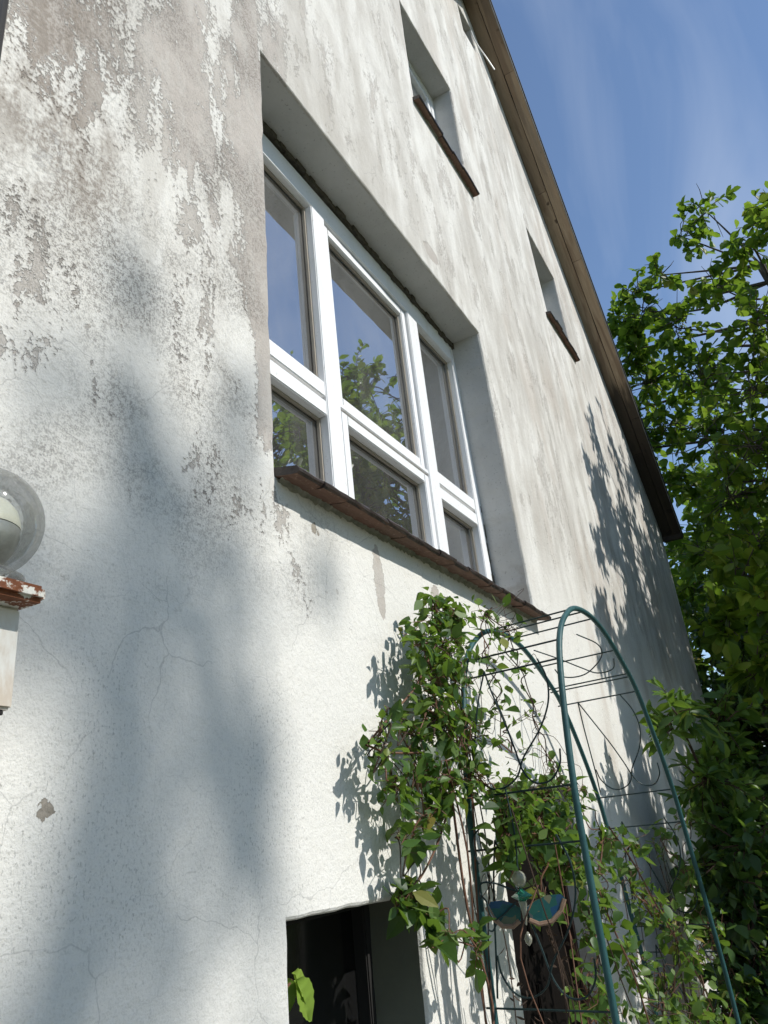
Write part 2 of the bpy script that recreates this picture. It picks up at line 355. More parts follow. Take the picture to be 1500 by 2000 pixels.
# ------------------------------------------------------------------ the house
XL, XR, RX, RZ, SL = .622, 9.83, 5.0, 9.243, .875
house = thing('house', 'old house with flaking white gable wall and brown wooden verge', 'house', (5.2, 0, 0))
def soffz(x): return RZ-SL*abs(x-RX)
def jline(a, b, step=.06, amp=.004):
    a = Vector(a); b = Vector(b); L = (b-a).length; k = max(1, int(L/step)); d = (b-a)/L; nrm = Vector((-d.y, d.x)); out = []
    for i in range(k):
        off = 0 if i == 0 else random.gauss(0, amp)
        out.append(a+(b-a)*(i/k)+nrm*off)
    return out
openings = {   # corner loops seen on the wall face (x, z), anticlockwise from lower left, and depth of the reveal
 'big':   ([(1.535, 2.735), (3.705, 2.775), (3.612, 4.438), (1.575, 4.476)], .18),
 'mid':   ([(3.150, 5.86), (3.965, 5.85), (3.992, 6.872), (3.178, 6.84)], .15),
 'right': ([(5.75, 5.86), (6.50, 5.86), (6.46, 6.79), (5.64, 6.83)], .15),
 'low':   ([(1.484, .55), (2.075, .55), (2.107, 1.65), (1.496, 1.66)], .16),
 'door':  ([(2.745, .004), (3.80, .004), (3.77, 1.935), (2.785, 1.94)], .17),
 'vent':  ([(4.80, 8.52), (5.14, 8.60), (5.12, 8.93), (4.785, 8.87)], .2),
}
wv, wf = [], []
outer = [Vector((XL, 0)), Vector((XR, 0)), Vector((XR, soffz(XR))), Vector((RX, RZ)), Vector((XL, soffz(XL)))]
# subtle unevenness of the right hand corner
outer = [outer[0], outer[1]] + [Vector((XR+random.gauss(0, .012), z)) for z in np.linspace(.3, soffz(XR)-.2, 22)] + outer[2:]
loops3 = [[Vector((p.x, p.y, 0)) for p in outer]]
for k, (c, dep) in openings.items():
    L = []
    for i in range(4): L += jline(c[i], c[(i+1) % 4], .05, .0018 if k != 'low' else .001)
    cen = sum(L, Vector((0, 0)))/len(L)
    soft = .010
    outl = [p+(p-cen).normalized()*soft for p in L]
    loops3.append([Vector((p.x, p.y, 0)) for p in outl][::-1])
    nL = len(L)
    # rounded arris then the reveal
    ring = [[(p.x, 0, p.y) for p in outl], [((p.x*.6+q.x*.4), .0035, (p.y*.6+q.y*.4)) for p, q in zip(L, outl)], [(p.x, .012, p.y) for p in L]]
    mbw = MB()
    for a, b in zip(ring[:-1], ring[1:]): mbw.add(a+b, [(i, (i+1) % nL, nL+(i+1) % nL, nL+i) for i in range(nL)])
    wv_off = len(wv); wv += mbw.v; wf += [tuple(q+wv_off for q in f) for f in mbw.f]
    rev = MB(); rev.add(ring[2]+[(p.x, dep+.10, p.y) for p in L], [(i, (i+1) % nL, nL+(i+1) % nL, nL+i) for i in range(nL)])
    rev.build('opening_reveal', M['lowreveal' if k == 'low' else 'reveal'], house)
tri = tessellate_polygon(loops3)
flat = [p for l in loops3 for p in l]
wo = len(wv); wv += [(p.x, 0, p.y) for p in flat]
for a, b, c in tri:
    A, B, Cc = flat[a], flat[b], flat[c]
    cr = (B-A).cross(Cc-A).z
    wf.append((wo+a, wo+b, wo+c) if cr > 0 else (wo+a, wo+c, wo+b))
# side and rear walls
HB = 9.0
def quad(a, b, c, d):
    n_ = len(wv); wv.extend([a, b, c, d]); wf.append((n_, n_+1, n_+2, n_+3))
quad((XR, .001, 0), (XR, HB, 0), (XR, HB, soffz(XR)), (XR, .001, soffz(XR)))
quad((XL, HB, 0), (XL, .001, 0), (XL, .001, soffz(XL)), (XL, HB, soffz(XL)))
n_ = len(wv); wv += [(XL, HB, 0), (XR, HB, 0), (XR, HB, soffz(XR)), (RX, HB, RZ), (XL, HB, soffz(XL))]; wf.append((n_+4, n_+3, n_+2, n_+1, n_))
obj('wall', wv, wf, M['wall'], house)
# dim rooms behind the windows
fl = MB()
fl.box((XL+.05, .30, -.2), (XR-.05, HB-.05, -.02)); fl.box((XL+.05, .36, 2.35), (XR-.05, HB-.05, 2.6)); fl.box((XL+.05, .36, 5.2), (XR-.05, HB-.05, 5.45)); fl.box((2.35, .36, 7.6), (7.6, HB-.05, 7.7))
fl.box((XL+.05, 3.6, 0), (XR-.05, 3.7, 5.2))
fl.build('room_interior', M['curtain'], house)

# --- windows
def part_empty(name, parent): # a part that is an Empty under the house
    e = bpy.data.objects.new(name, None); COL.objects.link(e); e.parent = parent; e.matrix_parent_inverse = Matrix.Translation(-parent.location); return e
def ringbox(mb, x0, x1, z0, z1, wd, y0, y1, bev=.004):
    mb.box((x0, y0, z0), (x0+wd, y1, z1), bev); mb.box((x1-wd, y0, z0), (x1, y1, z1), bev)
    mb.box((x0+wd, y0+.0005, z0), (x1-wd, y1, z0+wd), bev); mb.box((x0+wd, y0+.0005, z1-wd), (x1-wd, y1, z1), bev)
bw = MB(); FY = .18
# outer frame is the part that carries the others
fr = MB()
fr.box((1.56, FY, 2.78), (1.64, FY+.08, 4.47), .004); fr.box((3.585, FY, 2.78), (3.672, FY+.08, 4.45), .004)
fr.box((1.64, FY+.0008, 4.305), (3.585, FY+.08, 4.425), .004); fr.box((1.64, FY+.0008, 2.78), (3.585, FY+.08, 2.88), .004)
bigw = fr.build('window', M['pvc'], house)
def sub(mb, name, mat, smooth=False): return mb.build(name, mat, bigw, smooth)
XM = [1.64, 2.135, 2.235, 3.015, 3.125, 3.585]
sub(MB().box((XM[1], FY-.003, 2.88), (XM[2], FY+.08, 4.305), .004), 'mullion', M['pvc'])
sub(MB().box((XM[3], FY-.003, 2.88), (XM[4], FY+.08, 4.305), .004), 'mullion', M['pvc'])
for a, b in ((XM[0], XM[1]), (XM[4], XM[5])):
    sub(MB().box((a, FY+.001, 3.350), (b, FY+.08, 3.418), .004), 'transom', M['pvc'])
    sub(MB().box((a, FY+.001, 3.268), (b, FY+.08, 3.334), .004), 'transom', M['pvc'])
    sub(MB().box((a, FY+.020, 3.334), (b, FY+.06, 3.350)), 'joint', M['gasket'])
sub(MB().box((XM[2], FY+.001, 3.355), (XM[3], FY+.08, 3.378), .003), 'transom', M['pvc'])
sub(MB().box((XM[2], FY+.010, 3.345), (XM[3], FY+.06, 3.355)), 'joint', M['gasket'])
s1 = MB(); ringbox(s1, XM[2]+.006, XM[3]-.006, 3.384, 4.299, .042, FY+.012, FY+.075); sub(s1, 'sash', M['pvc'])
s2 = MB(); ringbox(s2, XM[2]+.004, XM[3]-.004, 2.884, 3.343, .048, FY+.001, FY+.075); sub(s2, 'sash', M['pvc'])
panes = [(XM[0], XM[1], 3.418, 4.305), (XM[2]+.048, XM[3]-.048, 3.426, 4.257), (XM[4], XM[5], 3.418, 4.305),
         (XM[0], XM[1], 2.88, 3.268), (XM[2]+.052, XM[3]-.052, 2.93, 3.295), (XM[4], XM[5], 2.88, 3.268)]
for i, (a, b, c, d) in enumerate(panes):
    y = FY+.045+.0015*i
    tl = [random.gauss(0, .0015) for _ in range(4)]
    p = MB(); p.add([(a, y+tl[0], c), (b, y+tl[1], c), (b, y+tl[0]+tl[2]-tl[3]+tl[1]-tl[0]+tl[3]-tl[2], d), (a, y+tl[0], d)], [(0, 1, 2, 3)])
    sub(p, 'pane', M['pane'])
    gk = MB(); ringbox(gk, a+.0005, b-.0005, c+.0005, d-.0005, .009, y-.016, y-.004, 0); sub(gk, 'glazing_bead', M['gasket'])
dd = MB(); xs = np.linspace(1.57, 3.64, 60)
for x0, x1 in zip(xs[:-1], xs[1:]):
    hgt = random.uniform(.008, .026); zt = 4.474-(x0-1.57)*.0185
    dd.box((x0, FY-.006-random.random()*.012, zt-hgt-.012), (x1+.002, FY+.03, zt+.01))
zs = np.linspace(2.8, 4.40, 46)
for z0, z1 in zip(zs[:-1], zs[1:]):
    xr = 3.705-(z0-2.775)*.056
    dd.box((3.665-random.random()*.006, FY+.004-random.random()*.006, z0), (xr+.01, FY+.05, z1+.002))
sub(dd, 'dirty_seal', M['dirt'])

def small_window(c, dep, name_y):
    x0 = min(c[0][0], c[3][0])-.01; x1 = max(c[1][0], c[2][0])+.01; z0 = min(c[0][1], c[1][1])-.01; z1 = max(c[2][1], c[3][1])+.01
    f_ = MB(); ringbox(f_, x0, x1, z0, z1, .07, dep, dep+.07); wdw = f_.build('window', M['pvc'], house)
    s_ = MB(); ringbox(s_, x0+.074, x1-.074, z0+.074, z1-.074, .045, dep+.006, dep+.066); s_.build('sash', M['pvc'], wdw)
    p_ = MB(); p_.add([(x0+.11, dep+.04, z0+.11), (x1-.11, dep+.04, z0+.11), (x1-.11, dep+.04, z1-.11), (x0+.11, dep+.04, z1-.11)], [(0, 1, 2, 3)]); p_.build('pane', M['pane'], wdw)
    return wdw
small_window(openings['mid'][0], .15, 0); small_window(openings['right'][0], .15, 0)
# attic vent closed with a dark panel
MB().box((4.75, .21, 8.5), (5.16, .23, 8.96)).build('vent_panel', M['dark'], house)
# lower window: dark brown frame, dark glass
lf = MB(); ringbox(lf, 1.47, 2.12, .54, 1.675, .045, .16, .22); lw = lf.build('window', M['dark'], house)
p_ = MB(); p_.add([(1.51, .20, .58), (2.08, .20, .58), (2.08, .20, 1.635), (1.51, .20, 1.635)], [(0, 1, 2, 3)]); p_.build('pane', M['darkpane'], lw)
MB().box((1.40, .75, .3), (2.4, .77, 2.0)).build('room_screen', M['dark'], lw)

# --- sills of brown tiles
def sill(xb, p, zn, zb, yb, name='window_sill', rough=1.0):
    e = None
    for i, (a, b) in enumerate(zip(xb[:-1], xb[1:])):
        gap = random.choice((.0004, .0005, .0006, .0013)); j = random.gauss(0, .0025); dz = random.gauss(0, .002)
        prof = [(yb, zb), (-p+.016, zn+.004), (-p+.006, zn+.002), (-p, zn-.006), (-p+.001, zn-.014), (-p+.009, zn-.020), (-p+.03, zn-.019), (yb, zb-.035)]
        v = []; f = []
        nseg = 3
        for s_ in range(nseg+1):
            x = a+gap+(b-a-2*gap)*s_/nseg
            for (y, z) in prof: v.append((x, y+j+random.gauss(0, .0008), z+dz+random.gauss(0, .0010)))
        q = len(prof)
        for s_ in range(nseg):
            for k in range(q): f.append((s_*q+k, s_*q+(k+1) % q, (s_+1)*q+(k+1) % q, (s_+1)*q+k))
        f.append(tuple(range(q))); f.append(tuple(range(nseg*q, nseg*q+q))[::-1])
        if e is None:
            mo = MB(); xx = np.linspace(xb[0]+.01, xb[-1]-.02, int((xb[-1]-xb[0])/.014)); rows = []
            for x in xx:
                d = .010+.014*random.random()*rough; h = .004+.012*random.random()*rough
                zc = zn-.019+(zb-.035-zn+.019)*.28
                rows.append([(x, .004, zc-h-.012), (x, -d*.5, zc-h*.8-.002), (x, -d, zc-.004), (x, -d*.6, zc+.012), (x, .004, zc+.016)])
            mv = [p_ for r_ in rows for p_ in r_]; mf = []
            for r_ in range(len(rows)-1):
                for k in range(4): mf.append((r_*5+k, (r_+1)*5+k, (r_+1)*5+k+1, r_*5+k+1))
            e = obj(name, mv, mf, M['mortar'], house)
        obj('tile', v, f, M['tile'], e)
sill([1.531, 1.651, 1.778, 1.909, 2.025, 2.159, 2.285, 2.41, 2.545, 2.675, 2.795, 2.917, 3.05, 3.187, 3.327, 3.46, 3.585, 3.715], .080, 2.738, 2.80, .176)
sill([3.125, 3.29, 3.46, 3.62, 3.78, 3.94, 4.05], .05, 5.868, 5.905, .146, rough=.2)
sill([5.66, 5.82, 5.98, 6.14, 6.30, 6.46, 6.57], .05, 5.868, 5.905, .146, rough=.2)

# --- door with brown frame
df_ = MB(); df_.box((2.74, .10, .02), (2.80, .20, 1.955), .004); df_.box((3.745, .10, .02), (3.81, .20, 1.955), .004); df_.box((2.80, .1005, 1.875), (3.745, .20, 1.955), .004)
dr = df_.build('door', M['doorframe'], house)
dl = MB(); dl.box((2.80, .15, .02), (3.745, .19, 1.875), .003)
leaf_ = dl.build('door_leaf', M['door'], dr)
for z0, z1 in ((.12, .62), (.72, 1.22), (1.32, 1.80)):
    for x0, x1 in ((2.87, 3.23), (3.31, 3.67)):
        MB().box((x0, .140, z0), (x1, .150, z1), .006).build('door_panel', M['door'], dr)
# --- verge: soffit boards, edge strip and roofing
def board(name, mat, x0, x1, y0, y1, off, th, parent=house, wig=.0):
    nn = 10; v = []; f = []
    for i in range(nn+1):
        x = x0+(x1-x0)*i/nn; z = soffz(x)+off; wy = random.gauss(0, wig)
        v += [(x, y0+wy, z), (x, y1+wy, z), (x, y1+wy, z+th), (x, y0+wy, z+th)]
    for i in range(nn):
        for k in range(4): f.append((i*4+k, (i+1)*4+k, (i+1)*4+(k+1) % 4, i*4+(k+1) % 4))
    f += [(0, 1, 2, 3), (nn*4+3, nn*4+2, nn*4+1, nn*4)]
    return obj(name, v, f, mat, parent)
roofm = MB()
for sgn in (1, -1):
    xe = XR+.12 if sgn > 0 else XL-.12
    p0 = (RX, RZ); p1 = (xe, soffz(xe))
    for (y0, y1, o0, o1) in ((-.245, HB+.2, .030, .085),):
        roofm.add([(p0[0], y0, p0[1]+o0), (p1[0], y0, p1[1]+o0), (p1[0], y1, p1[1]+o0), (p0[0], y1, p0[1]+o0),
                   (p0[0], y0, p0[1]+o1), (p1[0], y0, p1[1]+o1), (p1[0], y1, p1[1]+o1), (p0[0], y1, p0[1]+o1)],
                  [(0, 3, 2, 1), (4, 5, 6, 7), (0, 1, 5, 4), (1, 2, 6, 5), (2, 3, 7, 6), (3, 0, 4, 7)])
roof = roofm.build('roof', M['roof'], house)
xe = XR+.06
for (a, b) in ((RX, 6.50), (6.504, 8.95), (8.954, xe)): board('soffit_board', M['wood'], a, b, -.118, -.004, .0, .029, roof, .0012)
for (a, b) in ((RX, 5.6), (5.604, 7.10), (7.104, 8.6), (8.604, xe)): board('soffit_board', M['wood'], a, b, -.228, -.1255, -.010, .039, roof, .0012)
board('edge_strip', M['zinc'], RX, xe, -.236, -.2285, -.004, .05, roof)
board('soffit_board', M['wood'], XL, RX, -.118, -.004, .0, .029, roof); board('soffit_board', M['wood'], XL, RX, -.228, -.1225, -.006, .035, roof)
MB().box((xe-.02, -.236, soffz(xe)-.05), (xe+.045, -.0, soffz(xe)+.02), .005).build('eave_board', M['wood'], roof)
MB().tube(spline([(5.05, -.012, 8.80), (5.13, -.02, 8.72), (5.25, -.05, 8.66), (5.36, -.09, 8.55)], 6), .006, 6).build('cable', M['pvc'], house)
# dark downpipe on the near corner
dp = MB(); dp.tube([(XL-.055, -.02, .1), (XL-.055, -.02, 5.2)], .05, 16)
pipe = dp.build('downpipe', M['pipe'], house, True)

# ------------------------------------------------------------------ the wall lamp
def mat_globe():
    t = NT('dirty_clear_globe'); g = t.coord('Object')
    fr = t.n.new('ShaderNodeLayerWeight'); fr.inputs[0].default_value = .35
    tr = t.n.new('ShaderNodeBsdfTransparent'); tr.inputs[0].default_value = (.90, .91, .90, 1)
    gl = t.n.new('ShaderNodeBsdfGlossy'); gl.inputs['Roughness'].default_value = .08
    t.l.new(t.bump(t.noise(g, 22, 4), .12, .01), gl.inputs['Normal'])
    m1 = t.n.new('ShaderNodeMixShader'); t.l.new(t.math('MULTIPLY', fr.outputs[0], .55), m1.inputs[0]); t.l.new(tr.outputs[0], m1.inputs[1]); t.l.new(gl.outputs[0], m1.inputs[2])
    df = t.n.new('ShaderNodeBsdfDiffuse'); df.inputs[0].default_value = (.50, .49, .45, 1)
    sep = t.n.new('ShaderNodeSeparateXYZ'); t.l.new(g, sep.inputs[0])
    dust = t.add(.06, t.mul(t.step(t.noise(g, 45, 6, .7), .42, .75), .20))
    dust = t.add(dust, t.mul(t.math('POWER', fr.outputs['Facing'], 3.0), .35))
    m2 = t.n.new('ShaderNodeMixShader'); t.l.new(dust, m2.inputs[0]); t.l.new(m1.outputs[0], m2.inputs[1]); t.l.new(df.outputs[0], m2.inputs[2])
    t.l.new(m2.outputs[0], t.out.inputs[0]); return t.m
def mat_rust():
    t = NT('rusty_white_paint'); g = t.coord('Object')
    r = t.mix(t.noise(g, 60, 5), (.075, .026, .014, 1), (.30, .105, .04, 1))
    p = t.mix(t.noise(g, 30, 3), (.62, .58, .48, 1), (.76, .74, .68, 1))
    return t.fin(t.mix(t.step(t.noise(g, 30, 5, .65), .52, .57), r, p), .75, t.bump(t.noise(g, 70, 5), .9, .004))
M['rust'] = mat_rust()
def mat_box():
    t = NT('aged_white_metal'); g = t.coord('Object', (1, 1, .4))
    p = t.mix(t.noise(g, 20, 4), (.64, .62, .56, 1), (.78, .77, .73, 1))
    p = t.mix(t.mul(t.step(t.noise(g, 22, 5, .6), .50, .70), .55), p, (.42, .29, .17, 1))
    p = t.mix(t.step(t.noise(t.coord('Object'), 45, 3), .70, .73), p, (.14, .06, .03, 1))
    return t.fin(p, .6, t.bump(t.noise(g, 80, 3), .3, .002))
LC = Vector((.622, -.140, 2.272))
lamp = thing('wall_lamp', 'dirty clear globe lamp on a rusty white bracket at the left edge', 'lamp', (LC.x, 0, 2.0))
R_ = .082
gp = [(R_*math.sin(a), -R_*math.cos(a)) for a in np.linspace(.42, math.pi, 24)]
gm = MB().lathe([(R_*.46, -R_*1.03)]+gp, LC, sides=40).build('globe', mat_globe(), lamp, True)
bp = [(.001, .050), (.018, .049), (.034, .042), (.045, .028), (.050, .010), (.0505, .002)]
bq = [(.0505, .0005), (.050, -.012), (.044, -.030), (.034, -.046), (.026, -.06), (.026, -.085)]
MB().lathe(bp, LC+Vector((0, 0, -.012)), sides=28).build('bulb', simple('yellowed_bulb', (.64, .61, .46), (.76, .74, .62), 12, .3), lamp, True)
MB().lathe(bq, LC+Vector((0, 0, -.012)), sides=28).build('bulb_base', simple('grey_mirror_bulb', (.22, .22, .20), (.66, .65, .61), 34, .3, metal=.3), lamp, True)
MB().lathe([(.001, -.093), (.06, -.093), (.062, -.084), (.052, -.078), (.04, -.076)], LC, sides=28).build('glass_collar', gm.data.materials[0], lamp, True)
MB().box((LC.x-.10, LC.y-.065, LC.z-.121), (LC.x+.068, LC.y+.085, LC.z-.096), .007).build('rusty_plate', M['rust'], lamp)
MB().box((LC.x-.05, LC.y-.02, LC.z-.262), (LC.x+.060, LC.y+.139, LC.z-.121), .004).build('bracket_box', mat_box(), lamp)
MB().box((LC.x-.06, LC.y-.015, LC.z-.269), (LC.x+.05, LC.y+.139, LC.z-.2625), .001).build('bracket_base', M['dark'], lamp)

# ------------------------------------------------------------------ the garden arch
arch = thing('garden_arch', 'teal green tubular garden arch with wire scrolls in front of the door', 'garden arch', (3.05, -.28, 0))
HP = [(2.22, 0), (2.24, 1.0), (2.25, 1.6), (2.27, 1.93), (2.385, 2.30), (2.58, 2.455), (2.81, 2.502), (3.07, 2.475), (3.36, 2.355), (3.50, 2.262), (3.66, 2.08), (3.785, 1.896), (3.85, 1.74), (3.97, 1.36), (4.05, .98), (4.12, 0)]
def hoop(Y, dx=0): return spline([(x+dx, Y, z) for x, z in HP], 8)
h1, h2 = hoop(-.10, .05), hoop(-.45)
tb = []
for hp in (h1, h2):
    tb.append(MB().tube(hp, .0098, 12).build('hoop', M['teal'], arch, True))
def at_z(hp, z, right):
    best = None
    top = max(range(len(hp)), key=lambda i: hp[i].z)
    rng_ = range(top, len(hp)) if right else range(top, -1, -1)
    for i in rng_:
        if hp[i].z <= z: return hp[i]
    return hp[-1 if right else 0]
def at_i(hp, fr_): return hp[int(fr_*(len(hp)-1))]
for z in (2.352, 2.28, 1.896, 1.767, 1.36, 1.24, .80, .68, .25):
    for right in (True, False):
        a = at_z(h1, z, right); b = at_z(h2, z, right)
        MB().tube([a+Vector((0, .02, 0)), b+Vector((0, -.010, 0))], .0030, 6).build('crossbar', M['wire'], arch)
for f_ in (.36, .40, .44, .50, .55):
    a = at_i(h1, f_); b = at_i(h2, f_)
    MB().tube([a+Vector((0, .02, 0)), b+Vector((0, -.010, 0))], .0030, 6).build('crossbar', M['wire'], arch)
def panel_pt(right, u, z):  # u 0..1 from the wall hoop to the outer one
    a = at_zf(h1, z, right); b = at_zf(h2, z, right); return a*(1-u)+b*u
def at_zf(hp, z, right):
    top = max(range(len(hp)), key=lambda i: hp[i].z); idx = list(range(top, len(hp))) if right else list(range(top, -1, -1))
    for i, j in zip(idx[:-1], idx[1:]):
        if hp[j].z <= z:
            t = (hp[i].z-z)/max(1e-6, hp[i].z-hp[j].z); return hp[i]*(1-t)+hp[j]*t
    return hp[idx[-1]]
def scroll(right, z0, z1):
    H = z1-z0
    A = [(.78, 1), (.86, .82), (.86, .62), (.76, .42), (.58, .22), (.50, .08), (.36, .012), (.22, .03), (.12, .14), (.10, .26)]
    B = [(.22, 1), (.30, .80), (.42, .52), (.50, .30), (.56, .12), (.66, .02), (.80, .02), (.90, .12), (.92, .24)]
    Cc = [(.22, 1), (.16, .75), (.12, .5), (.08, .2), (.05, 0)]
    for q in (A, B, Cc):
        MB().tube(spline([panel_pt(right, u, z0+v*H) for u, v in q], 6), .0028, 6).build('wire_scroll', M['wire'], arch)
for right in (True, False):
    scroll(right, 1.90, 2.278); scroll(right, 1.365, 1.765); scroll(right, .81, 1.238); scroll(right, .255, .678)
MB().tube(spline([panel_pt(True, u, 2.36+v*.12) for u, v in [(.70, 1), (.85, .7), (.8, .4), (.55, .1), (.35, .05), (.2, .15), (.18, .35)]], 6), .0028, 6).build('wire_scroll', M['wire'], arch)
MB().tube(spline([panel_pt(True, u, 2.36+v*.12) for u, v in [(.1, .9), (.3, .6), (.5, .25), (.65, .03), (.85, .05), (.93, .3)]], 6), .0028, 6).build('wire_scroll', M['wire'], arch)

# ------------------------------------------------------------------ leaves
def leaf_mesh(kind):
    if kind == 'ovate':   # pointed, folded along the midrib
        pr = [(0, 0), (.22, .22), (.45, .30), (.70, .20), (1.0, 0)]
    elif kind == 'obovate':
        pr = [(0, 0), (.25, .16), (.55, .29), (.80, .25), (1.0, 0)]
    else:
        pr = [(0, 0), (.2, .13), (.5, .19), (.78, .12), (1.0, 0)]
    v = []; f = []
    for (u, wd) in pr: v.append((u, 0, -.10*u*u+.0)) 
    nL = len(v)
    for s in (1, -1):
        for (u, wd) in pr[1:-1]: v.append((u, s*wd, .10*wd/.3-.10*u*u))
    k = len(pr)-2
    for si, s in enumerate((1, -1)):
        o = nL+si*k
        ids = [0]+[o+i for i in range(k)]+[nL-1]
        for i in range(len(pr)-1):
            a, b = i, i+1; c, d = ids[i+1], ids[i]
            q = [a, b, c, d] ; q = [x for j, x in enumerate(q) if x not in q[:j]]
            if len(q) > 2: f.append(tuple(q) if s > 0 else tuple(q[::-1]))
    return np.array(v), f
def leaf_frames(dirs, nrm):
    x = dirs/np.linalg.norm(dirs, axis=1, keepdims=True)
    z = nrm-(nrm*x).sum(1, keepdims=True)*x; z /= np.maximum(1e-6, np.linalg.norm(z, axis=1, keepdims=True))
    y = np.cross(z, x); return np.stack([x, y, z], axis=2)
def leaf_cloud(name, kind, pos, dirs, nrm, size, mat, parent, stuff=True):
    bv, bf = leaf_mesh(kind); n = len(pos); k = len(bv)
    Rm = leaf_frames(dirs, nrm)
    wd = RNG.uniform(.8, 1.2, (n, 1, 1)); B = np.repeat(bv[None], n, 0)*np.array([1, 1, 1.]); B[:, :, 1:2] *= wd
    B[:, :, 2] *= RNG.uniform(-.3, 2.4, (n, 1))
    V = np.einsum('nij,nkj->nki', Rm, B)*size[:, None, None]+pos[:, None, :]
    loops = []; starts = []; tot = []; st = 0
    base = [list(q) for q in bf]; lens = np.array([len(q) for q in base]); flat_ = np.concatenate(base)
    allidx = (flat_[None]+np.arange(n)[:, None]*k).ravel()
    tot = np.tile(lens, n); starts = np.concatenate([[0], np.cumsum(tot)[:-1]])
    me = bpy.data.meshes.new(name); me.vertices.add(n*k); me.vertices.foreach_set('co', V.astype(np.float32).ravel())
    me.loops.add(len(allidx)); me.loops.foreach_set('vertex_index', allidx.astype(np.int32))
    me.polygons.add(len(tot)); me.polygons.foreach_set('loop_start', starts.astype(np.int32)); me.polygons.foreach_set('loop_total', tot.astype(np.int32))
    me.update(calc_edges=True)
    at = me.attributes.new('rnd', 'FLOAT', 'POINT'); at.data.foreach_set('value', np.repeat(RNG.random(n), k).astype(np.float32))
    me.materials.append(mat); o = bpy.data.objects.new(name, me); put(o, parent)
    if stuff: o['kind'] = 'stuff'
    return o
LEAFME = {}
def leaf_objects(name, kind, pos, dirs, nrm, size, mat, parent):
    if kind not in LEAFME:
        L = []
        for q in range(4):
            bv, bf = leaf_mesh(kind); b2 = bv.copy(); b2[:, 1] *= (.85, 1, 1.15, .95)[q]; b2[:, 2] *= (.4, 1.4, 2.2, -.2)[q]
            me = bpy.data.meshes.new(name); me.from_pydata([tuple(v) for v in b2], [], bf); me.materials.append(mat); me.update(); L.append(me)
        LEAFME[kind] = L
    Rm = leaf_frames(dirs, nrm)
    for i in range(len(pos)):
        o = bpy.data.objects.new(name, LEAFME[kind][i % 4]); COL.objects.link(o); o.parent = parent
        mm = Matrix(Rm[i].tolist()).to_4x4(); s = float(size[i])
        o.matrix_local = Matrix.Translation(Vector(pos[i].tolist())-parent.location) @ mm @ Matrix.Scale(s, 4)
CAMP = np.array([0, -1.1, 1.8])
def in_view(P):
    d = P-CAMP; q = np.stack([d@np.array(rt), d@np.array(up), d@np.array(fw)], 1)
    u = q[:, 0]/q[:, 2]*1495.55+750; v = 1000-q[:, 1]/q[:, 2]*1495.55
    return (q[:, 2] > .3) & (u > 10) & (u < 1490) & (v > 10) & (v < 1990), q[:, 2]
def unit(n, bias=(0, 0, 0), s=1.0):
    d = RNG.normal(size=(n, 3))*s+np.array(bias); return d/np.linalg.norm(d, axis=1, keepdims=True)
def grow(clumps, trunk_pts, trunk_r, twigs_per, leaf_n, leaf_size, wood, limb_r=.04, droop=.25, twig_r=.006, pinnate=True, bare=.0, tw_scale=1.0):
    """limbs from the trunk to each clump, twigs in the clump, leaves along the twigs"""
    tp = spline(trunk_pts, 6); nt = len(tp)
    wood.tube(tp, [trunk_r*(1-.75*i/(nt-1)) for i in range(nt)], 10)
    P = []; D = []; N = []; Z = []
    for (cx, cy, cz, r, *rest) in clumps:
        mult = rest[0] if rest else 1.0
        c = Vector((cx, cy, cz))
        cand = [p for p in tp if p.z < cz-.1*(c-p).length] or [tp[len(tp)//2]]
        s0 = min(cand, key=lambda p: (p-c).length)
        mid = (s0+c)/2+Vector((random.gauss(0, .15), random.gauss(0, .15), random.uniform(-.25, .45)))*min(1.6, (c-s0).length*.45)
        pts = spline([s0, mid, c], 5); L = (c-s0).length
        r0 = min(limb_r*(.4+.25*L), trunk_r*.6)
        wood.tube(pts, [r0*(1-.8*i/(len(pts)-1))+.004 for i in range(len(pts))], 6)
        for k in range(int(twigs_per*mult)):
            d = Vector(unit(1, (0, -.1, .15))[0].tolist()); st_ = c+Vector(unit(1)[0].tolist())*r*.35*random.random()
            tl = r*random.uniform(.5, 1.15)*tw_scale
            e_ = st_+d*tl; m_ = st_+d*tl*.5+Vector((random.gauss(0, .06), random.gauss(0, .06), random.gauss(.02, .05)))*r
            e_.z -= droop*tl*.4
            wood.tube([st_, m_, e_], [twig_r*1.3, twig_r, twig_r*.5], 4, False)
            if random.random() < bare: continue
            nl = leaf_n
            for j in range(nl):
                t = .25+.75*(j+.5)/nl+random.gauss(0, .04)
                p = (st_*(1-t)**2+m_*2*t*(1-t)+e_*t*t)
                side = Vector(unit(1)[0].tolist()); ld = (d*.6+side*.9+Vector((0, 0, -droop))).normalized()
                P.append(p); D.append(ld); N.append((random.gauss(0, .5)+.05, random.gauss(-.25, .5), random.gauss(.75, .35))); Z.append(leaf_size*random.uniform(.55, 1.2))
    return np.array(P), np.array(D), np.array(N), np.array(Z)

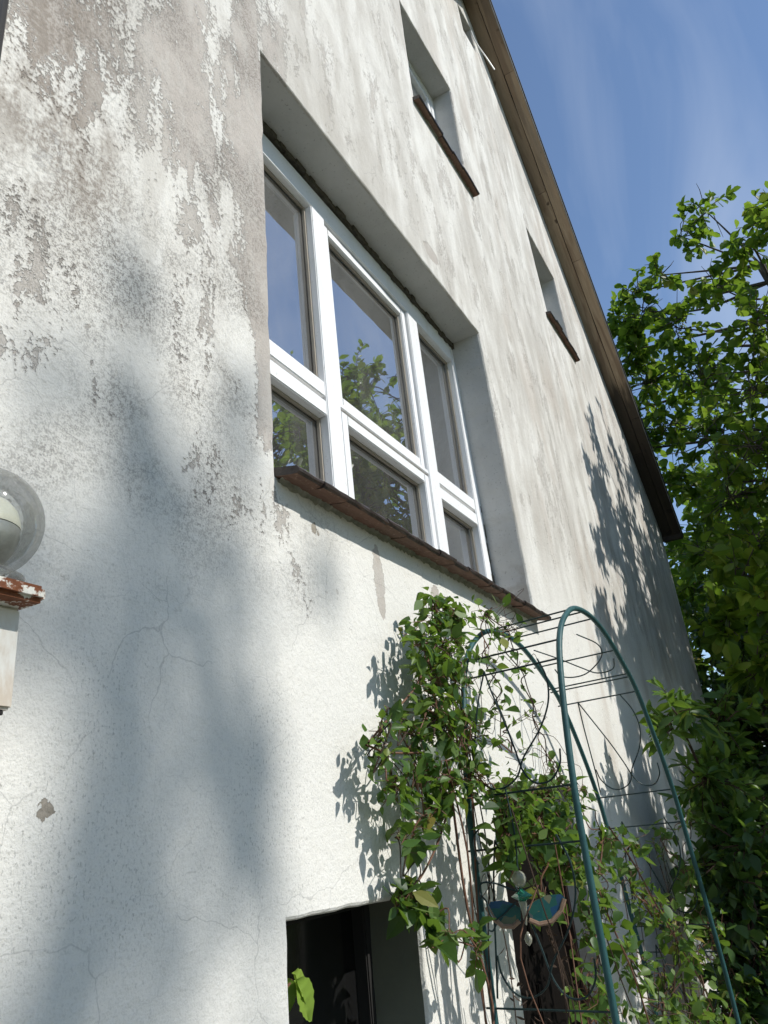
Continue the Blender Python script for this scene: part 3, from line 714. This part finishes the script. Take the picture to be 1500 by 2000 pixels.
# ---- walnut tree at the far corner of the house
walnut = thing('walnut_tree', 'large leafy tree with broad glossy leaves and dark bare twigs beside the roof', 'tree', (11.0, -3.4, 0))
wc_view = [(9.5, -1.66, 9.2, .42, .42), (9.5, -1.29, 8.95, .36, .34), (9.8, -.91, 8.7, .36, .36), (10.0, -.50, 8.38, .38, .5), (9.2, -1.88, 8.3, .42, .4), (9.0, -2.3, 8.25, .5, .6), (9.5, -1.49, 8.0, .5, .6), (10.0, -.86, 7.93, .55), (10.3, -.25, 8.0, .42), (9.0, -1.78, 7.06, .65), (10.5, -.24, 7.51, .6, 1.1), (10.0, -1.0, 7.11, .65, 1.1), (9.3, -1.49, 6.32, .65, 1.1), (10.5, -.32, 6.63, .7, 1.2), (10.0, -.94, 6.11, .7, 1.2), (9.0, -1.38, 5.4, .65, 1.2), (10.6, -.32, 5.86, .6, 1.2), (9.6, -.92, 5.17, .65, 1.2), (10.8, -.44, 4.99, .6), (8.5, -1.05, 4.23, .55), (7.0, -.84, 3.58, .38, .6), (6.2, -.98, 3.03, .36, .6), (7.2, -.62, 3.16, .3, .6), (6.4, -.80, 2.6, .33, .6), (10.4, -.13, 8.55, .38, .8), (10.1, -.49, 8.8, .30, .4), (11.6, -.2, 5.1, .4), (11.2, -.5, 4.1, .5), (10.9, .5, 6.8, .8), (11.4, .6, 7.6, .7), (12.2, -1.2, 6.2, .9), (12.0, -.9, 7.6, .9), (12.0, -.8, 4.7, .9)]
wc_out = [(7.9, -2.75, 7.75, .42, .7), (8.6, -3.3, 8.2, .4, .5), (8.2, -2.9, 6.9, .6), (8.6, -3.5, 7.0, .6), (7.6, -3.1, 6.3, .5), (8.3, -3.7, 6.1, .7), (9.3, -4.2, 6.7, .8), (9.2, -4.4, 5.6, .8), (7.5, -2.7, 5.5, .55), (6.9, -2.9, 5.0, .55), (8.2, -3.0, 4.9, .7), (9.8, -2.6, 7.4, .7), (10.4, -3.4, 8.2, .8), (10.6, -4.8, 7.2, .9), (7.4, -2.2, 4.4, .6), (8.4, -2.1, 5.6, .6), (9.3, -2.5, 6.0, .6), (6.7, -2.6, 4.2, .5), (7.7, -3.6, 4.9, .6), (9.9, -4.4, 4.7, .8), (11.9, -5.2, 6.0, .9), (12.6, -3.6, 6.9, 1.0), (8.9, -2.0, 4.6, .6), (9.6, -2.2, 5.2, .6), (6.3, -2.1, 3.6, .4, .6), (6.0, -2.2, 4.7, .40, 1.3), (6.6, -2.4, 4.9, .45, 1.2), (5.7, -2.3, 4.4, .38, 1.3), (6.3, -2.5, 4.8, .45, 1.3), (7.0, -2.4, 5.1, .5, 1.2), (5.6, -2.5, 3.9, .35), (6.95, -2.05, 6.85, .26, .6), (5.5, -2.2, 5.0, .25, .6), (5.3, -2.0, 3.5, .3, .7)]
for k in range(46):
    zw = random.triangular(.9, 4.7, 1.4); xl = 4.75+max(0, zw-1.6)*.30
    xw = random.uniform(xl, 9.4); tt = random.uniform(2.0, 3.1)
    wc_out.append((xw+.12*tt, -tt, zw+.9*tt, random.uniform(.20, .34), random.uniform(.5, 1.0)))
for k in range(34):
    if k < 20: zw = random.uniform(3.0, 4.5); xw = random.uniform(5.45+(zw-3.0)*.25, 7.4)
    else: zw = random.uniform(.6, 1.9); xw = random.uniform(4.0, 5.0)
    tt = random.uniform(1.9, 2.8); wc_out.append((xw+.12*tt, -tt, zw+.9*tt, random.uniform(.16, .26), random.uniform(.4, .8)))
wood = MB()
trunk_w = [(11.0, -3.4, 0), (10.9, -3.2, 1.6), (10.6, -2.9, 3.2), (10.5, -2.7, 5.0), (10.3, -2.4, 6.8), (10.0, -2.1, 8.4)]
P1 = grow(wc_view, trunk_w, .24, 27, 11, .16, wood, bare=.24, limb_r=.024)
P2 = grow(wc_out, trunk_w, .23, 24, 11, .115, wood, bare=.1, limb_r=.010)
P_, D_, N_, Z_ = [np.concatenate([a, b]) for a, b in zip(P1, P2)]
wood.build('trunk', M['bark'], walnut)
iv, dep = in_view(P_); cand = np.where(iv)[0]; score = (Z_/dep)[cand]; pick = cand[np.argsort(-score)[:260]]
mask = np.zeros(len(P_), bool); mask[pick] = True
leaf_objects('leaf', 'obovate', P_[mask], D_[mask], N_[mask], Z_[mask], M['walnut_o'], walnut)
leaf_cloud('crown', 'obovate', P_[~mask], D_[~mask], N_[~mask], Z_[~mask], M['walnut'], walnut)

# ---- tall tree behind the viewer, whose upper crown throws the soft shade on the near wall
ash = thing('tall_tree', 'tall tree across the garden whose crown shades the near wall', 'tree', (.8, -16.5, 0))
t_ = 15.0
shade = [(1.01, 3.05, .07, .5), (1.07, 2.66, .13, .7), (1.15, 2.42, .15, 1), (1.13, 2.20, .17, 1), (1.30, 2.02, .12, .9), (1.36, 1.86, .11, .9), (1.37, 2.85, .10, .6), (.98, 1.98, .14, .7), (1.06, 1.74, .16, .9), (1.25, 1.66, .14, .9), (.80, 1.55, .16, .8), (1.42, 2.10, .07, .6), (.80, 2.45, .15, .5), (.95, 2.78, .1, .4), (1.22, 2.62, .10, .6), (1.35, 2.40, .07, .5), (1.10, 1.45, .2, 1), (.85, 1.25, .25, 1), (1.3, 1.2, .2, 1), (1.76, 2.55, .05, .3), (.78, 2.12, .12, .6)]
cl = []
for (x, z, r, mlt) in shade:
    tt = t_+random.gauss(0, .6); cl.append((x+SUN.x/-SUN.y*tt, -tt, z+SUN.z/-SUN.y*tt, r*1.55+.02, mlt*.62))
for k in range(46):
    a = random.uniform(0, 6.28); q = random.uniform(.2, 2.4); cl.append((.8+q*math.cos(a), -16.4+q*.9*math.sin(a), random.uniform(5.2, 13.0), random.uniform(.5, .9), 1))
for k in range(16):
    cl.append((random.uniform(-2.2, 1.6), -16.4+random.uniform(-1.2, 1.2), random.uniform(12.6, 15.2), random.uniform(.3, .6), .8))
wood = MB()
P_, D_, N_, Z_ = grow(cl, [(.8, -16.5, 0), (.9, -16.5, 4), (1.2, -16.2, 9.0), (2.2, -15.6, 13.4), (2.8, -15.2, 15.6)], .32, 12, 7, .105, wood, limb_r=.03)
wood.build('trunk', M['bark'], ash)
leaf_cloud('crown', 'ovate', P_, D_, N_, Z_, M['walnut'], ash)

# ---- bushes
def bush(name, label, base, clumps, tw, ln, ls, kind='ovate', mat='shrubleaf', group=None, cat='bush', tr=.035):
    b = thing(name, label, cat, base, group); wd = MB()
    zc = sum(c[2] for c in clumps)/len(clumps); cx = sum(c[0] for c in clumps)/len(clumps); cy = sum(c[1] for c in clumps)/len(clumps)
    A = grow(clumps, [base, ((base[0]+cx)/2, (base[1]+cy)/2, zc*.5), (cx, cy, zc)], tr, tw, ln, ls, wd, limb_r=.015, twig_r=.004)
    wd.build('stem', M['drystem'], b); leaf_cloud('foliage', kind, *A, M[mat], b); return b
def rc(n, c, s, r0, r1): return [(random.gauss(c[0], s[0]), random.gauss(c[1], s[1]), max(.15, random.gauss(c[2], s[2])), random.uniform(r0, r1)) for _ in range(n)]
bush('garden_bush', 'dark leafy bush low beside the right foot of the arch', (4.75, -.52, 0), rc(28, (4.75, -.50, .95), (.16, .10, .32), .16, .26), 16, 8, .085)
bush('elder_bush', 'pale green feathery shrub against the wall, right of the arch', (5.4, -.45, 0), rc(24, (5.3, -.48, 1.45), (.28, .12, .36), .14, .24), 15, 9, .12, 'lance', 'vineleaf')
bush('hedge_bush', 'dense dark hedge in deep shade past the wall corner', (8.3, -.55, 0), rc(34, (8.2, -.62, 1.3), (.8, .2, .55), .28, .42), 18, 8, .11)
bush('hedge_bush', 'very dark bush behind the house corner under the tree', (10.9, -.5, 0), rc(46, (10.9, -.6, 2.3), (.5, .7, 1.15), .4, .6), 20, 8, .14)
bush('far_bush', 'dark undergrowth furthest back behind the bushes', (13.5, .3, 0), rc(46, (13.5, .2, 2.6), (.7, 1.6, 1.4), .5, .8), 18, 8, .18)
bush('raspberry_bush', 'low green bush at the lower right corner of the picture', (5.6, -1.0, 0), rc(16, (5.5, -.9, 1.2), (.3, .14, .34), .16, .26), 14, 8, .10)

# ---- garden trees round the lawn, most added unseen to block light
def garden_tree(label, base, h, rad, nclump, ls=.24, low=.25, tw=16, ln=8):
    t = thing('garden_tree', label, 'tree', base, 'trees round the garden'); wd = MB(); cl = []
    for k in range(nclump):
        a = random.uniform(0, 6.283); z = random.uniform(low, 1)*h; q = rad*math.sqrt(max(.05, 1-((z/h-.55)/.55)**2))*math.sqrt(random.random())
        cl.append((base[0]+q*math.cos(a), base[1]+q*math.sin(a), z-.4, random.uniform(.6, 1.0)))
    A = grow(cl, [base, (base[0]+.1, base[1], h*.4), (base[0], base[1]+.1, h*.8)], .16, tw, ln, ls, wd)
    wd.build('trunk', M['bark'], t); leaf_cloud('crown', 'ovate', *A, M['walnut'], t); return t
garden_tree('leafy tree added right of the lawn to shade the dark bushes, outside the view', (9.2, -6.0, 0), 9.0, 2.4, 70, .17, .12)
garden_tree('dense shade tree reflected in the lower window panes', (11.6, -6.6, 0), 10.6, 3.0, 84, .17, .12)
garden_tree('bushy tree furthest right across the garden, unseen, added to cut sky light', (17, -9.5, 0), 9.0, 3.2, 44)
garden_tree('bushy tree straight across the garden, unseen, added to cut sky light', (7.2, -13.5, 0), 9.0, 3.2, 44)
garden_tree('bushy tree left across the garden, unseen, added to cut sky light', (-4.6, -11.5, 0), 8.5, 3.2, 44)
garden_tree('bushy tree behind the near corner, unseen, added to cut sky light', (-6.5, -3.5, 0), 7.5, 2.6, 36)
garden_tree('bushy tree behind the house corner, mostly hidden by the larger tree', (16.5, -1.0, 0), 8.0, 2.8, 44)

# ---- the climbing vine on the arch
vine = thing('climbing_vine', 'leafy green climber with reddish stems growing over the arch', 'climbing plant', (2.2, -.2, 0))
VC = [(4.05,-.38,1.50,.10,16),(4.2,-.40,1.25,.12,18),(3.95,-.36,.95,.12,20),(4.3,-.45,1.0,.12,18),(4.25,-.42,1.75,.08,8),(3.45,-.32,1.42,.10,12),(3.25,-.32,1.15,.11,16),(2.9,-.30,1.62,.08,10),(2.206,-0.12,2.456,0.060,34),(2.325,-0.13,2.459,0.060,34),(2.084,-0.12,2.343,0.070,40),(2.247,-0.12,2.336,0.080,48),(2.121,-0.12,2.223,0.080,45),(2.273,-0.13,2.239,0.080,40),(2.108,-0.12,2.116,0.080,45),(2.214,-0.13,2.061,0.080,38),(2.014,-0.10,2.055,0.060,20),(1.890,-0.10,2.109,0.035,7),(1.808,-0.10,2.057,0.040,9),(1.813,-0.09,1.994,0.045,10),(1.866,-0.09,1.919,0.050,14),(1.989,-0.10,1.958,0.060,26),(2.121,-0.12,1.929,0.070,34),(2.040,-0.10,1.851,0.060,22),(1.922,-0.09,1.792,0.050,10),(1.933,-0.06,1.661,0.045,22),(2.026,-0.08,1.602,0.035,9),(2.017,-0.10,1.555,0.040,10),(2.099,-0.16,1.518,0.050,7),(2.566,-0.16,2.508,0.080,12),(2.704,-0.18,2.471,0.080,12),(2.494,-0.16,2.330,0.080,12),(2.752,-0.18,2.343,0.080,6),(2.532,-0.16,2.193,0.090,9),(2.768,-0.20,2.153,0.090,8),(2.352,-0.14,2.067,0.070,14),(2.257,-0.16,1.940,0.070,22),(2.493,-0.20,2.017,0.090,8),(2.839,-0.22,1.975,0.080,12),(2.366,-0.22,1.860,0.080,28),(2.605,-0.24,1.870,0.080,34),(2.898,-0.26,1.882,0.080,18),(2.285,-0.22,1.777,0.070,16),(2.495,-0.24,1.766,0.080,34),(2.702,-0.26,1.770,0.080,26),(2.295,-0.22,1.708,0.050,7),(2.619,-0.24,1.669,0.080,20),(2.679,-0.28,1.661,0.070,12),(3.042,-0.30,1.718,0.080,12),(3.418,-0.30,1.681,0.090,12),(4.044,-0.30,1.669,0.080,10),(2.804,-0.30,1.512,0.090,14),(3.298,-0.30,1.560,0.090,10),(2.694,-0.30,1.453,0.090,12),(2.541,-0.30,1.329,0.090,14),(3.076,-0.30,1.337,0.090,16),(3.666,-0.35,1.316,0.090,16),(3.738,-0.30,1.423,0.090,10),(3.971,-0.35,1.175,0.090,14),(3.517,-0.30,1.163,0.090,18),(2.752,-0.30,1.222,0.090,12),(3.734,-0.35,1.034,0.090,14),(2.408,-0.25,1.574,0.060,5),(2.319,-0.12,2.132,0.050,14)]
PP, DD, NN, ZZ = [], [], [], []
vs = MB(); dry = MB()
for (x, y, z, r, nn) in VC:
    for k in range(int(nn*(2.3 if x < 2.35 and z > 1.95 else 2.2 if z > 1.95 else 3.2))):
        d = unit(1)[0]; p = np.array([x, y, z])+d*r*RNG.random()**.45*np.array([1.75 if x < 2.35 else 1.3, .85, 1.2])
        p[1] = min(p[1], -.015)
        PP.append(p); dd_ = unit(1, (0, -.1, -.35))[0]; DD.append(dd_); NN.append(RNG.normal((0, -.35, .75), (.4, .4, .3))); ZZ.append(float(np.clip(RNG.lognormal(-3.42, .40), .012, .066)*(1.3 if z < 1.8 else 1.0)))
        if k % 3 == 0:
            c = np.array([x, y, z])+unit(1)[0]*r*.4; mdl = (c+p)/2+RNG.normal(0, .012, 3)
            vs.tube([c, mdl, p], .0012, 3, False)
PP, DD, NN, ZZ = map(np.array, (PP, DD, NN, ZZ))
def wander(a, b, n=7, s=.05):
    a = Vector(a); b = Vector(b); return spline([a+(b-a)*(i/n)+(Vector((random.gauss(0, s), random.gauss(0, s*.5), random.gauss(0, s))) if 0 < i < n else Vector((0, 0, 0))) for i in range(n+1)], 4)
C3 = [Vector(c[:3]) for c in VC]
for i, c in enumerate(C3):
    nb = sorted(range(len(C3)), key=lambda j: (C3[j]-c).length)[1:4]
    for j in nb[:2]: (vs if random.random() < .4 else dry).tube(wander(c, C3[j], 4, .025), .0022, 4, False)
for k in range(11):
    x = random.uniform(2.2, 3.0); (dry if k % 5 else vs).tube(wander((x+random.gauss(0, .1), -.3+random.gauss(0, .07), 0), (x+random.gauss(0, .12), -.24+random.gauss(0, .05), random.uniform(1.5, 2.0)), 7, .05), random.uniform(.0014, .003), 5, False)
for k in range(6):
    x = random.uniform(2.12, 2.32); (dry if k % 2 else vs).tube(wander((2.22+random.gauss(0, .04), -.15+random.gauss(0, .04), .2), (x, -.13, random.uniform(1.9, 2.35)), 7, .03), random.uniform(.0018, .004), 5, False)
for k in range(10):
    x = random.uniform(3.6, 4.0); dry.tube(wander((x, -.3+random.gauss(0, .06), 0), (x+random.gauss(-.1, .2), -.3, random.uniform(1.2, 1.7)), 6, .04), .002, 4, False)
# the long reddish runners
for q in ([(3.03, -.33, 1.76), (3.25, -.34, 1.62), (3.45, -.35, 1.45), (3.68, -.36, 1.27), (3.9, -.37, 1.1), (4.02, -.37, .95)], [(2.72, -.3, 1.78), (2.86, -.31, 1.5), (3.0, -.32, 1.3), (3.1, -.32, 1.1)], [(1.737, -.10, 2.027), (1.891, -.10, 2.116), (2.022, -.11, 2.198), (2.173, -.12, 2.341)], [(1.723, -.1, 2.02), (1.839, -.1, 2.006), (2.052, -.1, 2.014)], [(1.892, -.05, 1.642), (2.03, -.07, 1.712), (2.135, -.1, 1.835), (2.17, -.12, 1.973)]):
    vs.tube(spline(q, 6), .0032, 5, False)
# fine wires and tendrils over the top of the arch
for k in range(26):
    a = random.choice(C3[28:48]); b = a+Vector((random.gauss(.05, .13), random.gauss(0, .05), random.gauss(-.03, .12))); dry.tube(wander(a, b, 4, .05), .0012, 3, False)
vs.build('stem', M['stem'], vine); dry.build('dry_stem', M['drystem'], vine)
iv, dep = in_view(PP); cand = np.where(iv)[0]; pick = cand[np.argsort(-(ZZ/dep)[cand])[:290]]
mask = np.zeros(len(PP), bool); mask[pick] = True
leaf_objects('leaf', 'ovate', PP[mask], DD[mask], NN[mask], ZZ[mask], M['vineleaf_o'], vine)
leaf_cloud('small_leaves', 'ovate', PP[~mask], DD[~mask], NN[~mask], ZZ[~mask], M['vineleaf'], vine)
# withered curled leaves and old growth hanging in front of the door
dl_ = MB()
W = [(2.15, -.25, 1.47), (2.2, -.25, 1.42), (2.26, -.25, 1.30), (2.2, -.22, 1.36), (2.45, -.25, 1.42), (2.5, -.25, 1.45), (2.7, -.3, 1.52)]
Pw = np.array([np.array(random.choice(W))+RNG.normal(0, .02, 3) for _ in range(36)])
leaf_cloud('withered_leaves', 'lance', Pw, unit(36), unit(36), RNG.uniform(.015, .034, 36), M['drystem'], vine)

# ------------------------------------------------------------------ ornament, plant and jar
OX = Vector((.42, -.907, 0))
O0 = Vector((2.25, -.25, 1.66))
orn = thing('hanging_ornament', 'winged garden ornament with glass bead head and turquoise mosaic wings', 'ornament', O0)
def mat_glassy(name, c, rough=.08):
    t = NT(name); t.fin((*c, 1), rough, spec=.6); t.bsdf.inputs['Transmission Weight'].default_value = .55; return t.m
M['bead'] = mat_glassy('ribbed_glass_bead', (.46, .45, .36)); M['mosaic'] = None
def mat_mosaic():
    t = NT('turquoise_mosaic'); g = t.coord('Object'); 
    n = t.n.new('ShaderNodeTexVoronoi'); t.l.new(g, n.inputs['Vector']); n.inputs['Scale'].default_value = 45
    sp = t.n.new('ShaderNodeSeparateColor'); t.l.new(n.outputs['Color'], sp.inputs[0])
    c = t.ramp(sp.outputs[0], [(0, (.010, .07, .08)), (.35, (.018, .10, .08)), (.6, (.012, .06, .14)), (.85, (.12, .13, .06)), (1, (.22, .21, .18))])
    return t.fin(c, .2, spec=.6)
M['mosaic'] = mat_mosaic(); M['greenglass'] = mat_glassy('green_glass', (.05, .33, .20)); M['rim'] = simple('brown_wing_rim', (.18, .10, .06), (.34, .24, .17), 20, .5)
b_ = MB(); sd_ = 24; prof = [(.019*math.sin(a), .022*-math.cos(a)) for a in np.linspace(.05, math.pi-.05, 12)]
b_.lathe(prof, O0, sides=sd_)
b_.v = [tuple(Vector((O0.x+(x-O0.x)*(1+.10*math.cos(8*math.atan2(y-O0.y, x-O0.x))), O0.y+(y-O0.y)*(1+.10*math.cos(8*math.atan2(y-O0.y, x-O0.x))), z))) for x, y, z in b_.v]
b_.build('head', M['bead'], orn, True)
MB().lathe([(.0, -.062), (.014, -.052), (.032, -.043), (.014, -.032), (.003, -.023)], O0, sides=4).build('body', M['greenglass'], orn)
MB().lathe([(.002, -.115), (.006, -.095), (.009, -.075), (.012, -.055)], O0, sides=10).build('glass_skirt', M['bead'], orn, True)
MB().lathe([(.001, -.165), (.008, -.158), (.011, -.148), (.008, -.138), (.001, -.130)], O0, sides=12).build('drop', M['bead'], orn, True)
for s in (-1, 1):
    wv_, wf_ = [], []
    pts = [(.02, -.085), (.07, -.064), (.14, -.046), (.22, -.048), (.24, -.066), (.21, -.112), (.15, -.15), (.08, -.155), (.03, -.135)]
    if s < 0: pts = [(x*.8, z) for x, z in pts]
    nP = len(pts)
    for yy in (0, .012):
        for (x, z) in pts: q_ = O0+OX*(s*x*.50)+Vector((.907, .42, 0))*(.012+yy); wv_.append((q_.x, q_.y, O0.z-.02+z*.62))
    wf_ = [tuple(range(nP)), tuple(range(nP, 2*nP))[::-1]]+[(i, (i+1) % nP, nP+(i+1) % nP, nP+i) for i in range(nP)]
    wing = obj('wing', wv_, wf_, M['mosaic'], orn)
    MB().tube([Vector(wv_[i])+Vector((0, .004, 0)) for i in (4, 5, 6, 7, 8)], .007, 6).build('wing_rim', M['rim'], wing)
aw = MB()
for q in ([(0, 0, -.04), (-.04, 0, -.03), (-.11, 0, -.005), (-.17, 0, .0), (-.185, 0, -.03), (-.16, 0, -.06), (-.15, 0, -.10), (-.12, 0, -.115), (-.03, 0, -.07)], [(-.14, 0, .18), (-.18, 0, .15), (-.185, 0, .10), (-.17, 0, .06)], [(-.13, 0, -.13), (-.15, 0, -.15), (-.17, 0, -.145)], [(0, 0, .03), (0.01, .01, .15), (.0, .02, .30)]):
    aw.tube(spline([O0+OX*(p[0]*.62)+Vector((0, 0, p[2]*.8)) for p in q], 6), .0026, 5)
aw.build('wire', M['wire'], orn)
plant = thing('window_plant', 'bright green leaves of a plant standing in the low dark window', 'plant', (1.58, .07, .56))
MB().lathe([(.05, .0), (.065, .10), (.062, .10), (.05, .02)], (1.585, .075, .56), sides=18).build('pot', simple('clay_pot', (.30, .13, .08), (.42, .20, .12), 14, .8), plant, True)
st = MB(); st.tube(spline([(1.585, .075, .62), (1.57, .08, 1.0), (1.555, .08, 1.35), (1.575, .075, 1.545)], 6), .004, 6); st.tube(spline([(1.555, .08, 1.35), (1.56, .07, 1.5), (1.60, .07, 1.535)], 6), .003, 6); st.build('stem', M['stem'], plant)
def big_leaf(base, d, nrm, L, name='leaf'):
    d = Vector(d).normalized(); nrm = Vector(nrm); nrm = (nrm-d*nrm.dot(d)).normalized(); y = nrm.cross(d); v = []; f = []; nu, nvv = 12, 8
    for i in range(nu+1):
        u = i/nu; wd = .36*math.sin(math.pi*min(1, u*.98+.02)**.8)**.75*(1+.05*((i % 2)*2-1))
        for j in range(nvv+1):
            q = (j/nvv*2-1); v.append(Vector(base)+(d*(u+.04*abs(q))+y*(wd*q)+nrm*(.10*abs(q)+.02*math.sin(u*26)*(1-abs(q)*.4)-.30*u*u))*L)
    for i in range(nu):
        for j in range(nvv): a = i*(nvv+1)+j; f.append((a, a+1, a+nvv+2, a+nvv+1))
    obj(name, v, f, M['houseleaf'], plant, True)
big_leaf((1.600, .07, 1.548), (.7, -.15, -.75), (.3, -1, .35), .085); big_leaf((1.592, .06, 1.535), (.55, -.2, -.8), (-.2, -1, .5), .10); big_leaf((1.575, .08, 1.545), (.2, -.1, -.9), (-.6, -1, .3), .075)
jar = thing('glass_jar', 'glass jar glinting in the low dark window below the green leaves', 'jar', (1.70, .09, .56))
MB().lathe([(.001, .0), (.06, .0), (.065, .03), (.065, .72), (.045, .82), (.045, .86)], (1.70, .105, .56), sides=24).build('glass', mat_glassy('bottle_glass', (.75, .78, .76)), jar, True)
fo = MB()
for k in range(60):
    p = Vector((1.70, .09, .56))+Vector((random.gauss(0, .03), random.gauss(0, .03), random.uniform(.1, .80))); a = unit(3)*.03
    fo.add([p+Vector(a[0].tolist()), p+Vector(a[1].tolist()), p+Vector(a[2].tolist())], [(0, 1, 2)])
fo.build('crumpled_foil', simple('foil', (.12, .13, .14), (.5, .5, .48), 30, .25, metal=.9), jar)
